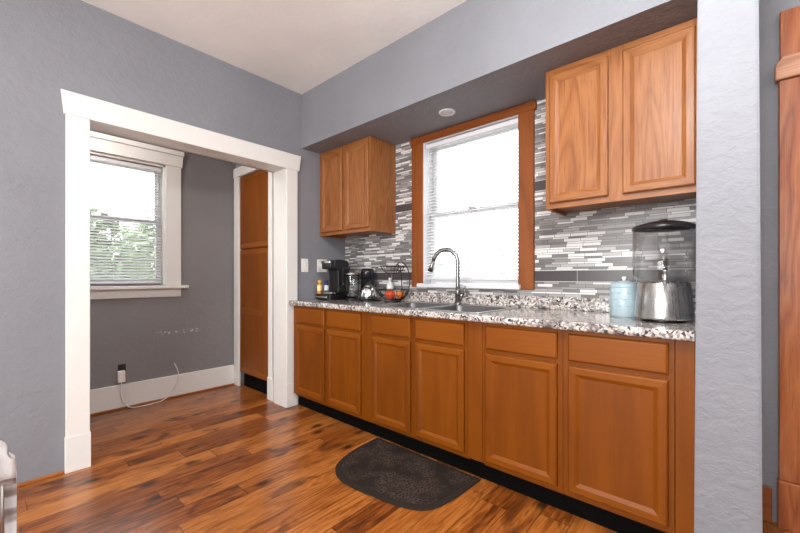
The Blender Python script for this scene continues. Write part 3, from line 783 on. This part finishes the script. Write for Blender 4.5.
# black coffee grinder
gx, gy = .415, 2.295
gr = thing('coffee_grinder', (gx, gy, ZCT), 'black countertop grinder standing behind the glass jar', 'grinder')
MB().lathe([(0, ZCT), (.064, ZCT), (.064, 1.0), (.060, 1.03), (.060, 1.10), (0, 1.10)], (gx, gy, 0), 24).build('body', M['blackp'], gr)
MB().lathe([(0, 1.1005), (.060, 1.1005), (.060, 1.16), (.054, 1.19), (0, 1.195)], (gx, gy, 0), 24).build('lid', M['lid'], gr)
# tray and kettle
tr = thing('serving_tray', (.53, 2.2, ZCT), 'flat black tray on the counter under the steel kettle', 'tray')
MB().lathe([(0, ZCT), (.10, ZCT), (.112, ZCT + .010), (.115, ZCT + .010), (.103, ZCT + .003), (0, ZCT + .003)], (.545, 2.185, 0), 32).build('dish', M['blackp'], tr)
kx, ky, kz = .545, 2.185, ZCT + .0035
kt = thing('kettle', (kx, ky, kz), 'shiny steel kettle on the black tray left of the fruit basket', 'kettle')
MB().lathe([(0, kz), (.070, kz), (.076, kz + .012), (.073, kz + .05), (.060, kz + .09), (.044, kz + .115), (0, kz + .118)], (kx, ky, 0), 28).build('body', M['chrome'], kt)
ld = MB().lathe([(0, kz + .1185), (.036, kz + .1165), (.03, kz + .128), (0, kz + .132)], (kx, ky, 0), 22).build('lid', M['steel'], kt)
MB().lathe([(0, kz + .132), (.009, kz + .132), (.011, kz + .143), (0, kz + .148)], (kx, ky, 0), 12).build('knob', M['blackp'], ld)
MB().tube([(kx + .05, ky - .02, kz + .06), (kx + .08, ky - .035, kz + .085), (kx + .095, ky - .042, kz + .112)], lambda t: .015 - .006 * t, 10).build('spout', M['chrome'], kt)
MB().tube(smoothpath([(kx - .058, ky + .02, kz + .085), (kx - .07, ky + .025, kz + .13), (kx - .03, ky + .01, kz + .165), (kx + .03, ky - .01, kz + .165), (kx + .05, ky - .02, kz + .10)], 5), .006, 8).build('handle', M['blackp'], kt)
MB().lathe([(.0765, kz + .02), (.0775, kz + .022), (.0765, kz + .032), (.075, kz + .034)], (kx, ky, 0), 28).build('band', M['blackp'], kt)
# two-tier wire fruit basket
bx, by = .795, 2.215
fb = thing('fruit_basket', (bx, by, ZCT), 'two-tier black wire fruit basket holding fruit left of the window', 'basket')
def wire_bowl(cx, cy, zb_, zt_, r0, r1, n, name):
    m = MB()
    for r, z, t in ((r1, zt_, .0035), (r0, zb_, .003), ((r0 + r1) / 2 * 1.08, zb_ + (zt_ - zb_) * .42, .0018)):
        m.tube([(cx + r * math.cos(a), cy + r * math.sin(a), z) for a in [2 * PI * i / 40 for i in range(40)]], t, 6, closed=True)
    for i in range(n):
        a = 2 * PI * i / n
        m.tube([(cx + r * math.cos(a), cy + r * math.sin(a), z) for r, z in ((0.004, zb_), (r0 * .6, zb_), (r0, zb_), ((r0 + r1) / 2 * 1.08, zb_ + (zt_ - zb_) * .42), (r1, zt_))], .0015, 5)
    return m.build(name, M['wire'], fb)
wire_bowl(bx, by, .935, 1.015, .065, .128, 22, 'lower_bowl')
wire_bowl(bx, by, 1.148, 1.205, .05, .10, 18, 'upper_bowl')
MB().tube([(bx + .07 * math.cos(a), by + .07 * math.sin(a), ZCT + .004) for a in [2 * PI * i / 36 for i in range(36)]], .004, 6, closed=True).build('foot_ring', M['wire'], fb)
ax = Vector((.749, .663, 0)); ay = Vector((-.663, .749, 0))
for sgn in (-1, 1):
    base = Vector((bx, by, 0)) + ay * (.025 * sgn)
    pr = [(.05, ZCT + .006), (.10, .955), (.128, 1.0), (.140, 1.08), (.130, 1.16), (.105, 1.215), (.072, 1.236), (.04, 1.225), (.028, 1.20)]
    if sgn < 0: pr = [(.05, ZCT + .006), (.075, .96), (.075, 1.02), (.072, 1.10), (.066, 1.17), (.05, 1.21), (.03, 1.222)]
    MB().tube(smoothpath([tuple(base + ax * r + Vector((0, 0, z))) for r, z in pr], 5), .0038, 8).build('arm', M['wire'], fb)
def fruit(name, x, y, z, r, mat, label):
    f = thing(name, (x, y, z - r), label, 'fruit')
    MB().lathe([(0, z + r * .72), (r * .25, z + r * .86), (r * .6, z + r * .8), (r * .92, z + r * .4), (r, z), (r * .9, z - r * .45), (r * .62, z - r * .78), (r * .3, z - r * .9), (0, z - r * .82)], (x, y, 0), 24).build('flesh', M[mat], f)
    MB().tube([(x, y, z + r * .72), (x + .004, y, z + r * 1.08)], .0018, 6).build('stem', M['stem'], f)
fruit('apple', .815, 2.165, .978, .041, 'apple', 'red-orange apple in the lower wire basket, nearest the sink edge')
fruit('orange', .835, 2.262, .974, .036, 'orange', 'smaller orange fruit behind the apple in the wire basket')
wbx, wby = .66, 2.33
wbt = thing('soap_bottle', (wbx, wby, ZCT), 'white plastic bottle standing behind the wire fruit basket', 'bottle')
MB().lathe([(0, ZCT), (.028, ZCT), (.03, ZCT + .006), (.03, ZCT + .13), (.024, ZCT + .15), (.011, ZCT + .16), (.011, ZCT + .168), (0, ZCT + .168)], (wbx, wby, 0), 20).build('body', M['wbottle'], wbt)
MB().lathe([(0, ZCT + .1685), (.013, ZCT + .1685), (.013, ZCT + .195), (0, ZCT + .195)], (wbx, wby, 0), 16).build('cap', M['wbottle'], wbt)
# pale blue canister
ux, uy = 2.437, 2.175
ca = thing('canister', (ux, uy, ZCT), 'pale blue ceramic canister with embossed sides and lid beside the dispenser', 'canister')
m = MB().lathe([(0, ZCT), (.06, ZCT), (.064, ZCT + .005), (.064, 1.063), (.060, 1.066), (.058, 1.05), (0, 1.05)], (ux, uy, 0), 36)
for k in range(4):
    for i in range(9):
        a = 2 * PI * (i + .5 * (k % 2)) / 9; z = .945 + k * .032
        p = [(ux + (.0648) * math.cos(a + d), uy + .0648 * math.sin(a + d), z - .004 * math.cos(d * 8)) for d in [(-.2 + .4 * j / 6) for j in range(7)]]
        m.tube(p, .0022, 5)
m.build('body', M['teal'], ca)
l = MB().lathe([(.0655, 1.063), (.0665, 1.070), (.064, 1.078), (.045, 1.090), (.018, 1.097), (0, 1.098)], (ux, uy, 0), 36).build('lid', M['teal'], ca)
MB().lathe([(0, 1.097), (.008, 1.097), (.007, 1.105), (.011, 1.112), (.008, 1.119), (0, 1.121)], (ux, uy, 0), 16).build('knob', M['wbottle'], l)
# drink dispenser
qx, qy = 2.612, 2.075
ds = thing('drink_dispenser', (qx, qy, ZCT), 'drink dispenser with steel base and clear tank at the counter end', 'dispenser')
MB().lathe([(0, ZCT), (.085, ZCT), (.085, ZCT + .012), (0, ZCT + .012)], (qx, qy, 0), 32).build('foot', M['blackp'], ds)
MB().lathe([(0, ZCT + .0125), (.110, ZCT + .0125), (.112, ZCT + .022), (.109, .99), (.100, 1.088), (.096, 1.094), (0, 1.094)], (qx, qy, 0), 48).build('base', M['steel'], ds)
sq = lambda a: 1 + .03 * abs(math.sin(2 * a)) ** 2 + .006 * math.cos(12 * a)
MB().lathe([(0, 1.0955), (.09, 1.0955), (.113, 1.107), (.119, 1.13), (.121, 1.335), (.118, 1.335), (.116, 1.13), (.109, 1.111), (.088, 1.0995), (0, 1.0995)], (qx, qy, 0), 96, rfun=sq).build('tank', M['plastic'], ds)
MB().lathe([(0, 1.101), (.02, 1.101), (.02, 1.31), (0, 1.31)], (qx, qy, 0), 24).build('ice_core', M['plastic'], ds)
li = MB().lathe([(.123, 1.336), (.124, 1.340), (.122, 1.347), (.10, 1.357), (.06, 1.369), (.03, 1.372), (0, 1.372)], (qx, qy, 0), 48, rfun=sq).build('lid', M['lid'], ds)
MB().lathe([(0, 1.371), (.018, 1.371), (.017, 1.381), (0, 1.384)], (qx, qy, 0), 18).build('lid_knob', M['blackp'], li)
td = Vector((.15, -.99, 0)).normalized(); p0 = Vector((qx, qy, 1.118)) + td * .112
tp = MB().tube([p0, p0 + td * .035], .011, 14).tube([p0 + td * .03 + Vector((0, 0, .012)), p0 + td * .032 + Vector((0, 0, -.034))], lambda t: .0105 - .002 * t, 12).build('tap', M['chrome'], ds)
MB().tube([p0 + td * .03 + Vector((0, 0, .013)), p0 + td * .042 + Vector((0, 0, .032))], lambda t: .006 + .003 * t, 10).build('tap_lever', M['chrome'], tp)

# ------------------------------------------------------------------ chair with a towel at the left edge
chx, chy = 1.60, .035
ch = thing('dining_chair', (1.40, -.17, 0), 'chair with metal posts under the towel at the bottom left', 'chair')
for y in (chy - .005, -.375):
    MB().tube([(chx + .02, y - .008, 0), (chx, y - .008, .44), (chx, y - .008, .722)], .0135, 12).build('rear_leg', M['steel'], ch)
    MB().tube([(1.20, y, 0), (1.22, y, .43)], .0125, 12).build('front_leg', M['steel'], ch)
MB().box(1.19, 1.60, -.365, .02, .43, .475, .012, seg=2).build('seat', M['seat'], ch)
MB().box(chx - .011, chx + .011, -.372, .028, .56, .725, .006, seg=2).build('backrest', M['seat'], ch)
tw = thing('kitchen_towel', (chx, -.03, .735), 'white and brown striped towel draped over the chair back at bottom left', 'towel')
m = MB(); nu, nv = 26, 16
rows = []
path = [(.034, .655), (.032, .68), (.03, .71), (.024, .735), (.012, .748), (-.002, .752), (-.016, .747), (-.028, .73), (-.034, .70), (-.04, .66), (-.044, .62), (-.047, .58), (-.05, .54), (-.052, .50), (-.054, .45)]
for i, (dx, z) in enumerate(path):
    row = []
    for j in range(nu):
        t = j / (nu - 1); y = -.16 + t * .213
        amp = .006 * (1 if i < 4 or i > 7 else .3)
        edge = max(0, t - .8) / .2
        yy = y + (.004 if i > 8 else 0) * edge - (.012 if i in (3, 4, 5, 6, 7) else 0) * edge ** 2
        row.append(Vector((chx + dx + amp * math.sin(t * 19 + i * .15), yy, z - .02 * edge ** 2 * (1 if 3 <= i <= 7 else .2))))
    rows.append(row)
V = [[m.bm.verts.new(p) for p in r] for r in rows]
for a, b in zip(V, V[1:]):
    for j in range(nu - 1): m.bm.faces.new((a[j], a[j + 1], b[j + 1], b[j])).smooth = True
bmesh.ops.solidify(m.bm, geom=m.bm.faces[:], thickness=.005)
m.build('cloth', M['towel'], tw)

# ------------------------------------------------------------------ outside the windows
struct(MB().box(-30, 30, -30, 30, -.95, -.85), 'ground', M['lawn'])
def shrub(x, y, zc, rx, ry, rz, n, mat, label):
    o = thing('garden_tree', (x, y, -.85), label, 'tree', 'trees outside the far window')
    MB().tube([(x, y, -.86), (x + .05, y, 0), (x, y + .05, zc)], lambda t: .08 - .04 * t, 8).build('trunk', M['bark'], o)
    m = MB()
    for _ in range(n):
        v = Vector((random.gauss(0, 1), random.gauss(0, 1), random.gauss(0, 1))).normalized() * (.55 + .45 * random.random())
        p = Vector((x + v.x * rx, y + v.y * ry, zc + v.z * rz)); s = random.uniform(.07, .13)
        u = Vector((random.gauss(0, 1), random.gauss(0, 1), random.gauss(0, 1))).normalized(); q = u.orthogonal().normalized()
        m.bm.faces.new([m.bm.verts.new(p + a) for a in (-u * s, -q * s * .45, u * s, q * s * .45)])
    m.build('foliage', M[mat], o)
shrub(-4.6, 0.6, .8, 1.1, 1.3, 1.6, 4200, 'leafd', 'dark green leafy tree seen through the far window blind, on the left')
shrub(-7.0, 3.1, .9, 1.2, 1.5, 1.7, 4200, 'leaf', 'lighter green leafy tree seen through the far window blind, on the right')
for o in bpy.data.objects:
    if '_o' in o: del o['_o']
